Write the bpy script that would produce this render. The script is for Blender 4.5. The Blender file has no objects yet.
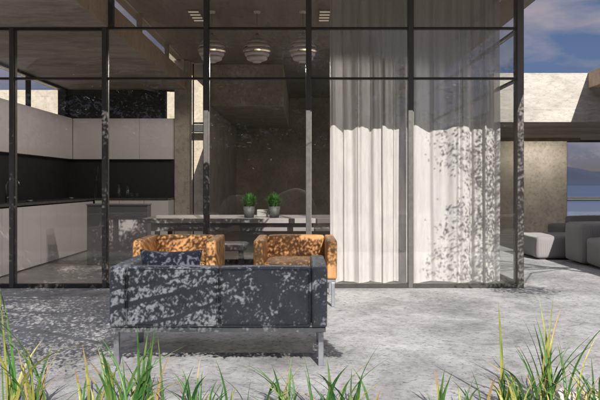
import bpy, bmesh, math, random
from mathutils import Vector, Matrix, noise
R = math.radians
sc = bpy.context.scene
COL = sc.collection
rnd = random.Random(7)

# ------------------------------------------------------------------ camera / view / light
CAMZ = 1.2
cd = bpy.data.cameras.new('camera'); cam = bpy.data.objects.new('camera', cd); COL.objects.link(cam)
cam.location = (0, 0, CAMZ); cam.rotation_euler = (R(90), 0, 0)
cd.sensor_width = 36; cd.lens = 42.0; cd.shift_x = -3/600; cd.shift_y = -16/600
cd.clip_start = 0.05; cd.clip_end = 9000
sc.camera = cam
sc.view_settings.view_transform = 'Standard'; sc.view_settings.look = 'None'
sc.view_settings.gamma = 1; sc.view_settings.use_curve_mapping = False
sc.view_settings.exposure = 0.72
cy = sc.cycles
cy.max_bounces = 14; cy.diffuse_bounces = 6; cy.glossy_bounces = 5; cy.transmission_bounces = 6
cy.transparent_max_bounces = 40; cy.use_denoising = True; cy.sample_clamp_indirect = 6
cy.caustics_reflective = False; cy.caustics_refractive = False

EL, AZ = R(31), R(12)
S = Vector((math.cos(EL)*math.sin(AZ), -math.cos(EL)*math.cos(AZ), math.sin(EL)))   # towards the sun
ld = bpy.data.lights.new('sun', 'SUN'); ld.energy = 5.0; ld.angle = R(0.15); ld.color = (1, .945, .875)
lo = bpy.data.objects.new('sun', ld); COL.objects.link(lo)
lo.rotation_euler = (-S).to_track_quat('-Z', 'Y').to_euler(); lo.location = (4, -12, 14)

w = bpy.data.worlds.new('World'); sc.world = w; w.use_nodes = True
nt = w.node_tree; nt.nodes.clear()
out = nt.nodes.new('ShaderNodeOutputWorld'); bg = nt.nodes.new('ShaderNodeBackground')
sky = nt.nodes.new('ShaderNodeTexSky'); sky.sky_type = 'NISHITA'; sky.sun_disc = False
sky.sun_elevation = EL; sky.sun_rotation = R(168); sky.altitude = 300; sky.air_density = 1.0; sky.dust_density = 1.2; sky.ozone_density = 1.6
tc = nt.nodes.new('ShaderNodeTexCoord'); mp = nt.nodes.new('ShaderNodeMapping')
mp.inputs['Scale'].default_value = (1.0, 1.0, 2.4); mp.inputs['Rotation'].default_value = (0, R(18), 0); mp.inputs['Location'].default_value = (0.35, 0.2, .13)
n1 = nt.nodes.new('ShaderNodeTexNoise'); n1.inputs['Scale'].default_value = 4.6; n1.inputs['Detail'].default_value = 7; n1.inputs['Roughness'].default_value = .55
n1.inputs['Distortion'].default_value = .25
cr = nt.nodes.new('ShaderNodeValToRGB'); cr.color_ramp.elements[0].position = .42; cr.color_ramp.elements[1].position = .60
mx = nt.nodes.new('ShaderNodeMix'); mx.data_type = 'RGBA'
mul = nt.nodes.new('ShaderNodeMath'); mul.operation = 'MULTIPLY'; mul.inputs[1].default_value = .85
L = nt.links.new
L(tc.outputs['Generated'], mp.inputs['Vector']); L(mp.outputs[0], n1.inputs['Vector']); L(n1.outputs['Fac'], cr.inputs[0])
L(cr.outputs[0], mul.inputs[0]); L(mul.outputs[0], mx.inputs['Factor'])
tn = nt.nodes.new('ShaderNodeMix'); tn.data_type = 'RGBA'; tn.blend_type = 'MULTIPLY'; tn.inputs[0].default_value = 1; sp_ = nt.nodes.new('ShaderNodeSeparateXYZ'); L(tc.outputs['Generated'], sp_.inputs[0])
tr_ = nt.nodes.new('ShaderNodeValToRGB'); tr_.color_ramp.elements.new(.06).color = (.22, .20, .30, 1); tr_.color_ramp.elements[0].position = .03; e3_ = tr_.color_ramp.elements.new(.26); e3_.color = (.25, .28, .34, 1); tr_.color_ramp.elements[0].color = (.22, .20, .30, 1)
tr_.color_ramp.elements[len(tr_.color_ramp.elements)-1].position = .62; tr_.color_ramp.elements[len(tr_.color_ramp.elements)-1].color = (1.3, 1.25, 1.3, 1); L(sp_.outputs[2], tr_.inputs[0]); L(tr_.outputs[0], tn.inputs[7])
L(sky.outputs[0], tn.inputs[6]); L(tn.outputs[2], mx.inputs[6]); 
cc_ = nt.nodes.new('ShaderNodeValToRGB'); cc_.color_ramp.elements[0].position = .30; cc_.color_ramp.elements[0].color = (.27, .235, .26, 1)
cc_.color_ramp.elements[1].position = .65; cc_.color_ramp.elements[1].color = (.85, .81, .81, 1); L(sp_.outputs[2], cc_.inputs[0])
cs_ = nt.nodes.new('ShaderNodeVectorMath'); cs_.operation = 'SCALE'; cs_.inputs['Scale'].default_value = 10; L(cc_.outputs[0], cs_.inputs[0]); L(cs_.outputs[0], mx.inputs[7])
L(mx.outputs[2], bg.inputs['Color']); bg.inputs['Strength'].default_value = .092
L(bg.outputs[0], out.inputs[0])

# ------------------------------------------------------------------ materials
def newmat(name):
    m = bpy.data.materials.new(name); m.use_nodes = True
    n = m.node_tree; b = n.nodes['Principled BSDF']
    return m, n, b
def tex_noise(n, scale, detail=6, rough=.6, stretch=(1, 1, 1), dist=0, off=0):
    t = n.nodes.new('ShaderNodeTexCoord'); mp = n.nodes.new('ShaderNodeMapping')
    mp.inputs['Scale'].default_value = stretch; mp.inputs['Location'].default_value = (off, off*.7, off*.3)
    s = n.nodes.new('ShaderNodeTexNoise'); s.inputs['Scale'].default_value = scale
    s.inputs['Detail'].default_value = detail; s.inputs['Roughness'].default_value = rough; s.inputs['Distortion'].default_value = dist
    n.links.new(t.outputs['Object'], mp.inputs['Vector']); n.links.new(mp.outputs[0], s.inputs['Vector'])
    return s
def ramp(n, src, stops):
    r = n.nodes.new('ShaderNodeValToRGB'); e = r.color_ramp.elements
    while len(e) < len(stops): e.new(.5)
    for i, (p, c) in enumerate(stops):
        e[i].position = p; e[i].color = (*c, 1) if len(c) == 3 else c
    n.links.new(src, r.inputs[0]); return r
def mixc(n, a, b, fac, mode='MIX'):
    m = n.nodes.new('ShaderNodeMix'); m.data_type = 'RGBA'; m.blend_type = mode
    for k, v in ((6, a), (7, b)):
        if hasattr(v, 'is_output'): n.links.new(v, m.inputs[k])
        else: m.inputs[k].default_value = (*v, 1)
    if hasattr(fac, 'is_output'): n.links.new(fac, m.inputs[0])
    else: m.inputs[0].default_value = fac
    return m.outputs[2]
def bump(n, b, src, strength, dist=.01):
    u = n.nodes.new('ShaderNodeBump'); u.inputs['Strength'].default_value = strength; u.inputs['Distance'].default_value = dist
    n.links.new(src, u.inputs['Height']); n.links.new(u.outputs[0], b.inputs['Normal']); return u
def plain(name, c, rough=.5, metal=0, var=.12, scale=9, bmp=0, spec=.5):
    m, n, b = newmat(name)
    s = tex_noise(n, scale, 5)
    lo_ = tuple(x*(1-var) for x in c); hi = tuple(min(1, x*(1+var)) for x in c)
    r = ramp(n, s.outputs['Fac'], [(.3, lo_), (.7, hi)])
    n.links.new(r.outputs[0], b.inputs['Base Color'])
    rr = ramp(n, s.outputs['Fac'], [(.3, (rough*.85,)*3), (.7, (min(1, rough*1.15),)*3)])
    n.links.new(rr.outputs[0], b.inputs['Roughness'])
    b.inputs['Metallic'].default_value = metal; b.inputs['Specular IOR Level'].default_value = spec
    if bmp:
        s2 = tex_noise(n, scale*8, 4); bump(n, b, s2.outputs['Fac'], bmp, .004)
    return m
def concrete(name, c1, c2, scale=1.6, rough=.75, stretch=(1, 1, 1), pits=.5, bmp=.35, joints=None, fine=14):
    m, n, b = newmat(name)
    a = tex_noise(n, scale, 9, .68, stretch, .3)
    base = ramp(n, a.outputs['Fac'], [(.28, c1), (.72, c2)]).outputs[0]
    f = tex_noise(n, fine, 8, .75, stretch, .1, 3)
    fr = ramp(n, f.outputs['Fac'], [(.32, (.55,)*3), (.5, (1,)*3), (.75, (1.12,)*3)])
    col = mixc(n, base, fr.outputs[0], .8, 'MULTIPLY')
    p = tex_noise(n, scale*22, 3, .5, stretch, 0, 9)
    pr = ramp(n, p.outputs['Fac'], [(.27, (.42,)*3), (.36, (1,)*3)])
    col = mixc(n, col, pr.outputs[0], pits, 'MULTIPLY')
    h = mixc(n, f.outputs['Fac'], pr.outputs[0], .45)
    if joints:                                            # formwork board joints: thin dark grooves
        t = n.nodes.new('ShaderNodeTexCoord'); sp = n.nodes.new('ShaderNodeSeparateXYZ'); n.links.new(t.outputs['Object'], sp.inputs[0])
        for ax, step in joints:
            md = n.nodes.new('ShaderNodeMath'); md.operation = 'PINGPONG'; md.inputs[1].default_value = step/2
            n.links.new(sp.outputs[ax], md.inputs[0])
            jr = ramp(n, md.outputs[0], [(.0, (.55,)*3), (.006, (1,)*3)])
            col = mixc(n, col, jr.outputs[0], .6, 'MULTIPLY')
            h = mixc(n, h, jr.outputs[0], .3, 'MULTIPLY')
    n.links.new(col, b.inputs['Base Color'])
    rr = ramp(n, f.outputs['Fac'], [(.3, (rough*.8,)*3), (.7, (min(1, rough*1.15),)*3)]); n.links.new(rr.outputs[0], b.inputs['Roughness'])
    bump(n, b, h, bmp, .012)
    return m
def glassmat(name, tint=(.985, .988, .985), f0=.03):
    m = bpy.data.materials.new(name); m.use_nodes = True; n = m.node_tree; n.nodes.clear()
    o = n.nodes.new('ShaderNodeOutputMaterial'); t = n.nodes.new('ShaderNodeBsdfTransparent'); g = n.nodes.new('ShaderNodeBsdfGlossy')
    x = n.nodes.new('ShaderNodeMixShader'); lw = n.nodes.new('ShaderNodeLayerWeight'); lw.inputs[0].default_value = .5
    p = n.nodes.new('ShaderNodeMath'); p.operation = 'POWER'; p.inputs[1].default_value = 5
    ma = n.nodes.new('ShaderNodeMath'); ma.operation = 'MULTIPLY_ADD'; ma.inputs[1].default_value = 1-f0; ma.inputs[2].default_value = f0
    t.inputs[0].default_value = (*tint, 1); g.inputs['Roughness'].default_value = .004; g.inputs['Color'].default_value = (1, 1, 1, 1)
    n.links.new(lw.outputs['Facing'], p.inputs[0]); n.links.new(p.outputs[0], ma.inputs[0]); n.links.new(ma.outputs[0], x.inputs[0])
    n.links.new(t.outputs[0], x.inputs[1]); n.links.new(g.outputs[0], x.inputs[2]); n.links.new(x.outputs[0], o.inputs[0])
    return m

M = {}
M['terrace'] = concrete('terrace_concrete', (.33, .315, .315), (.66, .64, .64), 1.3, .6, (1, 1.0, 1), .8, .6, None, 9)
def terrace_mat():
    m, n, b = newmat('worn_terrace_concrete')
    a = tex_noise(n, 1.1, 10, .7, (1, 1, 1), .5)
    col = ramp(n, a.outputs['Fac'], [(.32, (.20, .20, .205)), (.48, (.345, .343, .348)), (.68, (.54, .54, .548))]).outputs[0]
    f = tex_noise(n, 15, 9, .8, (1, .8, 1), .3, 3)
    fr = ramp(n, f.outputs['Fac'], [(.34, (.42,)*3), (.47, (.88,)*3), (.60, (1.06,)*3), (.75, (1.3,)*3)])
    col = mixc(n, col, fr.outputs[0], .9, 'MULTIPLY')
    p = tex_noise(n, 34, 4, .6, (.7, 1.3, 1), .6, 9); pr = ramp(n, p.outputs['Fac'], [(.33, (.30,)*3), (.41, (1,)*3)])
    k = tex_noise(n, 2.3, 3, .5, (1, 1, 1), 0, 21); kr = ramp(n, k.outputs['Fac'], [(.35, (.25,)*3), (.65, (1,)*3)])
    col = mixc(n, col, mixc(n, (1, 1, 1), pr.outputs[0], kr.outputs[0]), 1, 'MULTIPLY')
    n.links.new(col, b.inputs['Base Color'])
    rr = ramp(n, f.outputs['Fac'], [(.3, (.75,)*3), (.7, (.5,)*3)]); n.links.new(rr.outputs[0], b.inputs['Roughness'])
    bump(n, b, mixc(n, f.outputs['Fac'], pr.outputs[0], .5), .9, .02); return m
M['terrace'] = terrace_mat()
M['floor'] = concrete('floor_concrete', (.26, .24, .225), (.38, .355, .335), .8, .35, (1, 1, 1), .3, .12)
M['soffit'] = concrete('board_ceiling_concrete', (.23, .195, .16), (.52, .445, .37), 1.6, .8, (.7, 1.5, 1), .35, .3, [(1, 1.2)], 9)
M['highceil'] = concrete('high_ceiling_concrete', (.20, .17, .14), (.36, .31, .255), .9, .8, (2.0, .5, 1), .35, .3, None, 9)
M['slab'] = concrete('slab_edge_concrete', (.42, .31, .22), (.66, .50, .37), 1.3, .8, (1, 1, 1), .5, .5, None, 12)
M['wall'] = concrete('wall_concrete', (.38, .335, .27), (.60, .54, .44), 1.5, .82, (1, 1, 1), .55, .6, [(0, 2.2), (2, 1.15)], 10)
M['wallwhite'] = concrete('bright_wall_concrete', (.25, .235, .21), (.46, .435, .395), 1.6, .8, (1, 1, 3), .75, .35, [(2, .62)], 9)
M['pavwall'] = concrete('tan_pavilion_concrete', (.48, .445, .38), (.78, .73, .64), 2.0, .82, (1, 1, 1), .6, .6, None, 12)
M['backwall'] = concrete('rough_brown_wall', (.30, .255, .195), (.52, .455, .36), 2.2, .85, (1, 1, 1), .6, .8, None, 16)
M['darkwall'] = plain('dark_paint', (.028, .027, .028), .6, 0, .1, 5)
M['cab'] = plain('cabinet_lacquer', (.79, .745, .71), .42, 0, .03, 2)
M['island'] = plain('island_lacquer', (.17, .155, .158), .45, 0, .05, 3)
M['counter'] = plain('dark_counter', (.09, .085, .08), .3, 0, .25, 14)
M['tabletop'] = plain('table_top', (.25, .235, .23), .35, 0, .1, 5)
M['frame'] = plain('dark_bronze_metal', (.045, .042, .040), .42, .35, .15, 20)
M['mull'] = plain('grey_post_metal', (.085, .081, .078), .35, .1, .1, 20)
M['post'] = plain('grey_bronze_metal', (.13, .12, .11), .45, .3, .1, 20)
M['steel'] = plain('brushed_steel', (.30, .31, .34), .38, .9, .06, 30)
M['glass'] = glassmat('window_glass')
M['clear'] = glassmat('drinking_glass', (.9, .94, .92), .09)
M['soil'] = concrete('garden_soil', (.09, .075, .055), (.22, .19, .15), 3, .95, (1, 1, 1), .6, 1.0, None, 30)
M['gravel'] = concrete('pale_gravel', (.16, .15, .15), (.40, .385, .37), 9, .9, (1, 1, 1), .7, 1.0, None, 45)
M['stone_w'] = concrete('white_stone', (.42, .40, .38), (.68, .66, .63), 8, .8, (1, 1, 1), .4, .6, None, 40)
M['stone_t'] = concrete('tan_stone', (.40, .32, .24), (.62, .52, .42), 8, .85, (1, 1, 1), .4, .6, None, 40)
M['bark'] = concrete('bark', (.07, .055, .04), (.18, .14, .11), 6, .95, (2, 2, .5), .6, 1.0, None, 30)
M['shade'] = plain('lamp_metal', (.62, .57, .53), .38, .1, .04, 8)
M['brass'] = plain('lamp_core', (.55, .5, .45), .2, .8, .05, 8)
M['black'] = plain('black_plastic', (.02, .02, .02), .5)
M['pale'] = plain('pale_ceramic', (.24, .24, .22), .35, 0, .05)
M['cement'] = plain('pot_cement', (.05, .053, .05), .6, 0, .2, 20)

def leather(name, c, rough=.42, var=.22):
    m, n, b = newmat(name)
    s = tex_noise(n, 7, 6, .6); r = ramp(n, s.outputs['Fac'], [(.3, tuple(x*(1-var) for x in c)), (.7, tuple(x*(1+var) for x in c))])
    n.links.new(r.outputs[0], b.inputs['Base Color'])
    v = n.nodes.new('ShaderNodeTexVoronoi'); v.inputs['Scale'].default_value = 260
    t = n.nodes.new('ShaderNodeTexCoord'); n.links.new(t.outputs['Object'], v.inputs['Vector'])
    s2 = tex_noise(n, 6, 6, .62, (1, 1, 1), 2.2, 4)
    h = mixc(n, v.outputs['Distance'], s2.outputs['Fac'], .75)
    bump(n, b, h, .6, .02)
    rr = ramp(n, s2.outputs['Fac'], [(.3, (rough*.8,)*3), (.7, (rough*1.3,)*3)]); n.links.new(rr.outputs[0], b.inputs['Roughness'])
    return m
M['navy'] = leather('navy_leather', (.125, .136, .158), .45)
M['orange'] = leather('cognac_leather', (.42, .215, .08), .5, .3)
M['navyfab'] = leather('navy_pillow_fabric', (.075, .086, .112), .6)

def ribbed(name, c):
    m, n, b = newmat(name)
    t = n.nodes.new('ShaderNodeTexCoord'); wv = n.nodes.new('ShaderNodeTexWave'); wv.wave_type = 'BANDS'; wv.bands_direction = 'DIAGONAL'
    wv.inputs['Scale'].default_value = 20; wv.inputs['Distortion'].default_value = .6
    mp = n.nodes.new('ShaderNodeMapping'); mp.inputs['Scale'].default_value = (1, 1, .02)
    n.links.new(t.outputs['Object'], mp.inputs[0]); n.links.new(mp.outputs[0], wv.inputs['Vector'])
    s = tex_noise(n, 60, 3)
    r = ramp(n, wv.outputs['Fac'], [(.1, tuple(x*.92 for x in c)), (.8, c)])
    col = mixc(n, r.outputs[0], s.outputs['Fac'], .15, 'MULTIPLY'); n.links.new(col, b.inputs['Base Color'])
    b.inputs['Roughness'].default_value = .95; b.inputs['Sheen Weight'].default_value = .3
    bump(n, b, wv.outputs['Fac'], .25, .008); return m
M['ribgrey'] = ribbed('ribbed_grey_fabric', (.21, .20, .205))

def leafmat(name, c1, c2, transl=.35, rough=.5):
    m, n, b = newmat(name)
    g = n.nodes.new('ShaderNodeNewGeometry')
    r = ramp(n, g.outputs['Random Per Island'], [(0, c1), (1, c2)])
    n.links.new(r.outputs[0], b.inputs['Base Color']); b.inputs['Roughness'].default_value = rough
    t = n.nodes.new('ShaderNodeBsdfTranslucent'); n.links.new(r.outputs[0], t.inputs[0])
    x = n.nodes.new('ShaderNodeMixShader'); x.inputs[0].default_value = transl
    o = n.nodes['Material Output']; n.links.new(b.outputs[0], x.inputs[1]); n.links.new(t.outputs[0], x.inputs[2]); n.links.new(x.outputs[0], o.inputs[0])
    return m
M['leaf'] = leafmat('tree_leaf', (.035, .06, .018), (.09, .12, .04), .15)
def blademat(name, c1, c2, c3):
    m = leafmat(name, c1, c2, .4, .42); n = m.node_tree; b = n.nodes['Principled BSDF']
    src = b.inputs['Base Color'].links[0].from_socket
    t = tex_noise(n, 14, 5, .6, (1, 1, .35)); f = ramp(n, t.outputs['Fac'], [(.48, (0, 0, 0)), (.68, (1, 1, 1))])
    col = mixc(n, src, c3, f.outputs[0]); t2 = tex_noise(n, 120, 3, .6, (1, 1, .05)); d = ramp(n, t2.outputs['Fac'], [(.35, (.65,)*3), (.6, (1.1,)*3)])
    col = mixc(n, col, d.outputs[0], 1, 'MULTIPLY'); n.links.new(col, b.inputs['Base Color'])
    for x in n.nodes:
        if x.type == 'BSDF_TRANSLUCENT': n.links.new(col, x.inputs[0])
    return m
M['blade_g'] = blademat('green_blade', (.018, .08, .022), (.085, .22, .045), (.18, .25, .06))
M['blade_y'] = blademat('yellow_blade', (.26, .30, .06), (.50, .46, .12), (.20, .30, .06))
M['blade_b'] = leafmat('dry_blade', (.24, .15, .05), (.42, .32, .14), .3)
M['plant'] = leafmat('house_plant_leaf', (.02, .075, .012), (.055, .16, .025), .25)

def sheer():
    m = bpy.data.materials.new('sheer_curtain_cloth'); m.use_nodes = True; n = m.node_tree; n.nodes.clear()
    o = n.nodes.new('ShaderNodeOutputMaterial'); d = n.nodes.new('ShaderNodeBsdfDiffuse'); t = n.nodes.new('ShaderNodeBsdfTranslucent'); tr = n.nodes.new('ShaderNodeBsdfTransparent')
    s = tex_noise(n, 3, 8, .75, (9, 1, 1.2))
    c = ramp(n, s.outputs['Fac'], [(.3, (.58, .565, .55)), (.7, (.74, .725, .71))])
    n.links.new(c.outputs[0], d.inputs[0]); n.links.new(c.outputs[0], t.inputs[0])
    a = n.nodes.new('ShaderNodeMixShader'); a.inputs[0].default_value = .28; n.links.new(d.outputs[0], a.inputs[1]); n.links.new(t.outputs[0], a.inputs[2])
    lw = n.nodes.new('ShaderNodeLayerWeight'); lw.inputs[0].default_value = .35
    mr = n.nodes.new('ShaderNodeMapRange'); mr.inputs['To Min'].default_value = .74; mr.inputs['To Max'].default_value = .99
    n.links.new(lw.outputs['Facing'], mr.inputs['Value'])
    b = n.nodes.new('ShaderNodeMixShader'); n.links.new(mr.outputs[0], b.inputs[0]); n.links.new(tr.outputs[0], b.inputs[1]); n.links.new(a.outputs[0], b.inputs[2])
    n.links.new(b.outputs[0], o.inputs[0]); return m
M['sheer'] = sheer()
def emit(name, c, s):
    m, n, b = newmat(name); b.inputs['Base Color'].default_value = (*c, 1)
    b.inputs['Emission Color'].default_value = (*c, 1); b.inputs['Emission Strength'].default_value = s; return m
M['led'] = emit('warm_led', (1, .91, .80), 18)
M['bulb'] = emit('bulb_glow', (1, .86, .68), 60)
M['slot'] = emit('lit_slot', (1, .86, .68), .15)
M['water'] = plain('sea_water', (.02, .04, .09), .8, 0, .2, .01)
M['ridge'] = plain('blue_ridge', (.012, .020, .045), 1, 0, .2, .004)

# ------------------------------------------------------------------ object helpers
def tag(o, label=None, cat=None, group=None, kind=None):
    if label: o['label'] = label
    if cat: o['category'] = cat
    if group: o['group'] = group
    if kind: o['kind'] = kind
    return o
def thing(name, loc, label, cat, group=None):
    o = bpy.data.objects.new(name, None); o.empty_display_size = .1; COL.objects.link(o); o.location = loc
    return tag(o, label, cat, group)
def obj(name, bm, mat, parent=None, smooth=False):
    me = bpy.data.meshes.new(name); bm.normal_update(); bm.to_mesh(me); bm.free()
    for m in (mat if isinstance(mat, (list, tuple)) else [mat]): me.materials.append(m)
    if smooth:
        for p in me.polygons: p.use_smooth = True
    o = bpy.data.objects.new(name, me); COL.objects.link(o)
    if parent is not None:
        o.parent = parent
        if parent.type == 'EMPTY': o.matrix_parent_inverse = Matrix.Translation(-parent.location)
    return o
def copy_tree(o, parent=None):
    c = o.copy(); COL.objects.link(c)
    if parent is not None:
        inv = o.matrix_parent_inverse.copy(); c.parent = parent; c.matrix_parent_inverse = inv
    for ch in [x for x in COL.objects if x.parent == o]: copy_tree(ch, c)
    return c
def abox(bm, x0, x1, y0, y1, z0, z1, bev=0, seg=2):
    r = bmesh.ops.create_cube(bm, size=1)
    vs = r['verts']
    for v in vs: v.co = Vector((x0+(v.co.x+.5)*(x1-x0), y0+(v.co.y+.5)*(y1-y0), z0+(v.co.z+.5)*(z1-z0)))
    if bev:
        es = list({e for v in vs for e in v.link_edges})
        bmesh.ops.bevel(bm, geom=es, offset=bev, segments=seg, affect='EDGES', profile=.5)
def box(name, x0, x1, y0, y1, z0, z1, mat, parent=None, bev=.004, seg=2, smooth=False):
    bm = bmesh.new(); abox(bm, x0, x1, y0, y1, z0, z1, bev, seg); return obj(name, bm, mat, parent, smooth)
def soft(name, x0, x1, y0, y1, z0, z1, mat, parent=None, bev=.03, puff=.008, seed=0, div=10):
    """upholstered block: rounded edges, slightly bulged and uneven faces"""
    bm = bmesh.new(); c = Vector(((x0+x1)/2, (y0+y1)/2, (z0+z1)/2)); h = Vector(((x1-x0)/2, (y1-y0)/2, (z1-z0)/2))
    bmesh.ops.create_cube(bm, size=2)
    bmesh.ops.subdivide_edges(bm, edges=bm.edges[:], cuts=div, use_grid_fill=True)
    for v in bm.verts:
        u = v.co.copy()
        # concentrate vertices near the edges
        u = Vector([math.copysign(1-(1-abs(a))**1.6, a) for a in u])
        p = Vector((u.x*h.x, u.y*h.y, u.z*h.z))
        q = Vector([max(-(h[i]-bev), min(h[i]-bev, p[i])) for i in range(3)])
        d = p-q
        if d.length > 1e-6: p = q+d.normalized()*bev
        # bulge
        for i in range(3):
            if abs(abs(u[i])-1) < 1e-4:
                j, k = [a for a in range(3) if a != i]
                p[i] += math.copysign(puff*(1-u[j]**4)*(1-u[k]**4), u[i])
        nn = noise.noise_vector((p+c)*4+Vector((seed, 0, 0)))*puff*.5
        v.co = c+p+nn
    return obj(name, bm, mat, parent, True)
def tube(bm, pts, rad, n=8, cap=True):
    rad = rad if isinstance(rad, (list, tuple)) else [rad]*len(pts)
    rings = []
    for i, p in enumerate(pts):
        p = Vector(p); a = Vector(pts[max(0, i-1)]); b = Vector(pts[min(len(pts)-1, i+1)]); t = (b-a).normalized()
        s = t.cross(Vector((0, 0, 1)));  s = s.normalized() if s.length > 1e-3 else Vector((1, 0, 0)); q = t.cross(s)
        rings.append([bm.verts.new(p+(s*math.cos(2*math.pi*k/n)+q*math.sin(2*math.pi*k/n))*rad[i]) for k in range(n)])
    for a, b in zip(rings, rings[1:]):
        for k in range(n): bm.faces.new((a[k], a[(k+1) % n], b[(k+1) % n], b[k]))
    if cap:
        bm.faces.new(rings[0][::-1]); bm.faces.new(rings[-1])
def lathe(bm, prof, c=(0, 0, 0), n=32, wob=None):
    rings = []
    for r, z in prof:
        ring = []
        for k in range(n):
            a = 2*math.pi*k/n; rr = r*(1+(wob(a) if wob else 0)); ring.append(bm.verts.new((c[0]+rr*math.cos(a), c[1]+rr*math.sin(a), c[2]+z)))
        rings.append(ring)
    for a, b in zip(rings, rings[1:]):
        for k in range(n): bm.faces.new((a[k], a[(k+1) % n], b[(k+1) % n], b[k]))
def struct(o): o['kind'] = 'structure'; return o
def sheet(name, x0, x1, y0, y1, z, mat):
    bm = bmesh.new(); bm.faces.new([bm.verts.new(p) for p in ((x0, y0, z), (x1, y0, z), (x1, y1, z), (x0, y1, z))]); return obj(name, bm, mat)

# ------------------------------------------------------------------ ground
YF = 8.08
struct(sheet('ground', -300, 300, -200, 60, -.06, M['soil']))
struct(sheet('sea', -4000, 4000, 60, 7000, -6, M['water']))
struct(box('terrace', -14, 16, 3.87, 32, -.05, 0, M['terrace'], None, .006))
g = sheet('gravel_strip', -14, 16, 3.3, 3.868, -.035, M['gravel']); struct(g)
struct(box('interior_floor', -4.5, 2.5, YF+.05, 19.2, .0005, .006, M['floor'], None, 0))
# distant ridge across the water
bm = bmesh.new(); top = []; bot = []
for i in range(121):
    x = -2500+i*42; y = 3600+noise.noise(Vector((i*.1, 0, 0)))*150
    h = 95+110*noise.fractal(Vector((i*.055, 3, 0)), .9, 2, 5); top.append(bm.verts.new((x, y, max(20, h)))); bot.append(bm.verts.new((x, y-500, -7)))
for i in range(120): bm.faces.new((bot[i], bot[i+1], top[i+1], top[i]))
struct(obj('hills', bm, M['ridge'], None, True))

# ------------------------------------------------------------------ the house
house = thing('house', (0, YF, 0), 'flat roofed concrete house with tall gridded glass front and low slab over the kitchen', 'house')
XL, XR = -4.5, 2.5
# low roof: soffit underside and side face
def lowroof():
    bm = bmesh.new(); abox(bm, -4.74, -2.25, 6.18, 13.62, 3.01, 3.32, 0)
    o = obj('low_roof', bm, [M['soffit'], M['slab']], house)
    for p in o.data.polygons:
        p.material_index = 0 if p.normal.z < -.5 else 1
    return o
lowroof()
hr = box('high_roof', -2.42, 3.0, 5.58, 19.6, 3.57, 3.95, M['highceil'], house, .004)
# roof upstand between the two roofs in front of the glass (short beam carrying the high roof)
box('left_wall', -4.7, XL, YF+.06, 13.42, 0, 2.44, M['darkwall'], house, 0)
bw = box('kitchen_back_wall', -4.7, -2.64, 13.42, 13.6, 0, 3.008, M['darkwall'], house, 0)
box('kitchen_back_wall', -2.638, -2.462, 13.42, 13.6, 0, 2.43, M['darkwall'], house, 0)
box('concrete_pillar', -2.46, -2.17, 13.38, 13.68, 0.0, 3.568, M['wall'], house, .01)
box('slab_end_wall', -2.60, -2.27, 13.63, 13.69, 3.0, 3.55, M['wall'], house, 0)
box('partition_wall', -1.93, -1.83, 13.7, 19.2, 0, 3.568, M['backwall'], house, .004)
box('back_wall', -1.93, 2.55, 19.21, 19.4, 0, 3.568, M['backwall'], house, .004)
box('ceiling_beam', -1.827, -.39, 13.8, 19.2, 2.74, 3.567, M['backwall'], house, .008)
# left clerestory windows over the kitchen cabinets
wf = bpy.data.objects.new('side_window', None)
def frame_win(name, parent):
    bm = bmesh.new(); abox(bm, -4.62, -4.52, YF+.06, 13.40, 2.442, 2.475); abox(bm, -4.62, -4.50, YF+.06, 13.40, 2.965, 3.007)
    for y in (8.7, 11.63, 13.37): abox(bm, -4.60, -4.53, y-.03, y+.03, 2.476, 2.964)
    f = obj('side_window', bm, M['frame'], parent)
    g_ = box('pane', -4.575, -4.563, YF+.08, 13.36, 2.476, 2.964, M['glass'], f, 0)
    return f
frame_win('w', house)
# clerestory between low roof and high roof
bm = bmesh.new()
for y in (8.15, 9.78, 11.75, 13.3): abox(bm, -2.315, -2.255, y-.045, y+.045, 3.323, 3.567)
abox(bm, -2.30, -2.27, 8.2, 13.25, 3.5665, 3.569)
cl = obj('clerestory_frame', bm, M['soffit'], house)
box('pane', -2.292, -2.284, 8.2, 13.25, 3.324, 3.566, M['glass'], cl, 0)
# back kitchen slot window
bm = bmesh.new(); abox(bm, -2.63, -2.47, 13.45, 13.5, 2.98, 3.0)
sw = obj('slot_window', bm, M['frame'], house); box('sill', -2.63, -2.47, 13.45, 13.5, 2.44, 2.46, M['frame'], sw, 0); box('pane', -2.63, -2.47, 13.47, 13.478, 2.46, 2.98, M['glass'], sw, 0)
# narrow window right of the pillar
bm = bmesh.new(); abox(bm, -2.165, -2.145, 13.72, 13.78, 0.01, 3.56)
nw = obj('slot_window', bm, M['frame'], house); box('jamb', -1.96, -1.935, 13.72, 13.78, 0.01, 3.56, M['frame'], nw, 0); box('transom', -2.144, -1.961, 13.72, 13.78, 2.38, 2.41, M['frame'], nw, 0); box('pane', -2.144, -1.961, 13.745, 13.753, .01, 3.56, M['glass'], nw, 0)

# glass front
PX = [-4.52, -3.36, -2.29, -1.12, .06, 1.24, 2.505]
front = bpy.data.objects.new('glass_front', None); COL.objects.link(front); front.location = (0, YF, 0)
front.parent = house; front.matrix_parent_inverse = Matrix.Translation(-house.location)
def sub(name, bm, mat, loc=Vector((0, YF, 0))):
    o = obj(name, bm, mat); o.parent = front; o.matrix_parent_inverse = Matrix.Translation(-loc); return o
for i, x in enumerate(PX[:-1]):
    topz = 3.008 if i < 2 else 3.568
    bm = bmesh.new(); hw = .027
    if i == 2:
        abox(bm, x-hw, x+hw, YF-.02, YF+.09, 0.002, 3.008); abox(bm, x+.045, x+.095, YF-.0, YF+.08, 3.0, 3.568)
    else: abox(bm, x-hw, x+hw, YF-.02, YF+.09, 0.002, topz, .004, 1)
    sub('mullion', bm, M['mull'])
    bm = bmesh.new(); abox(bm, x+hw+.001, x+hw+.012, YF+.0, YF+.05, .05, topz-.03); sub('glazing_bead', bm, M['post'])
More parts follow.
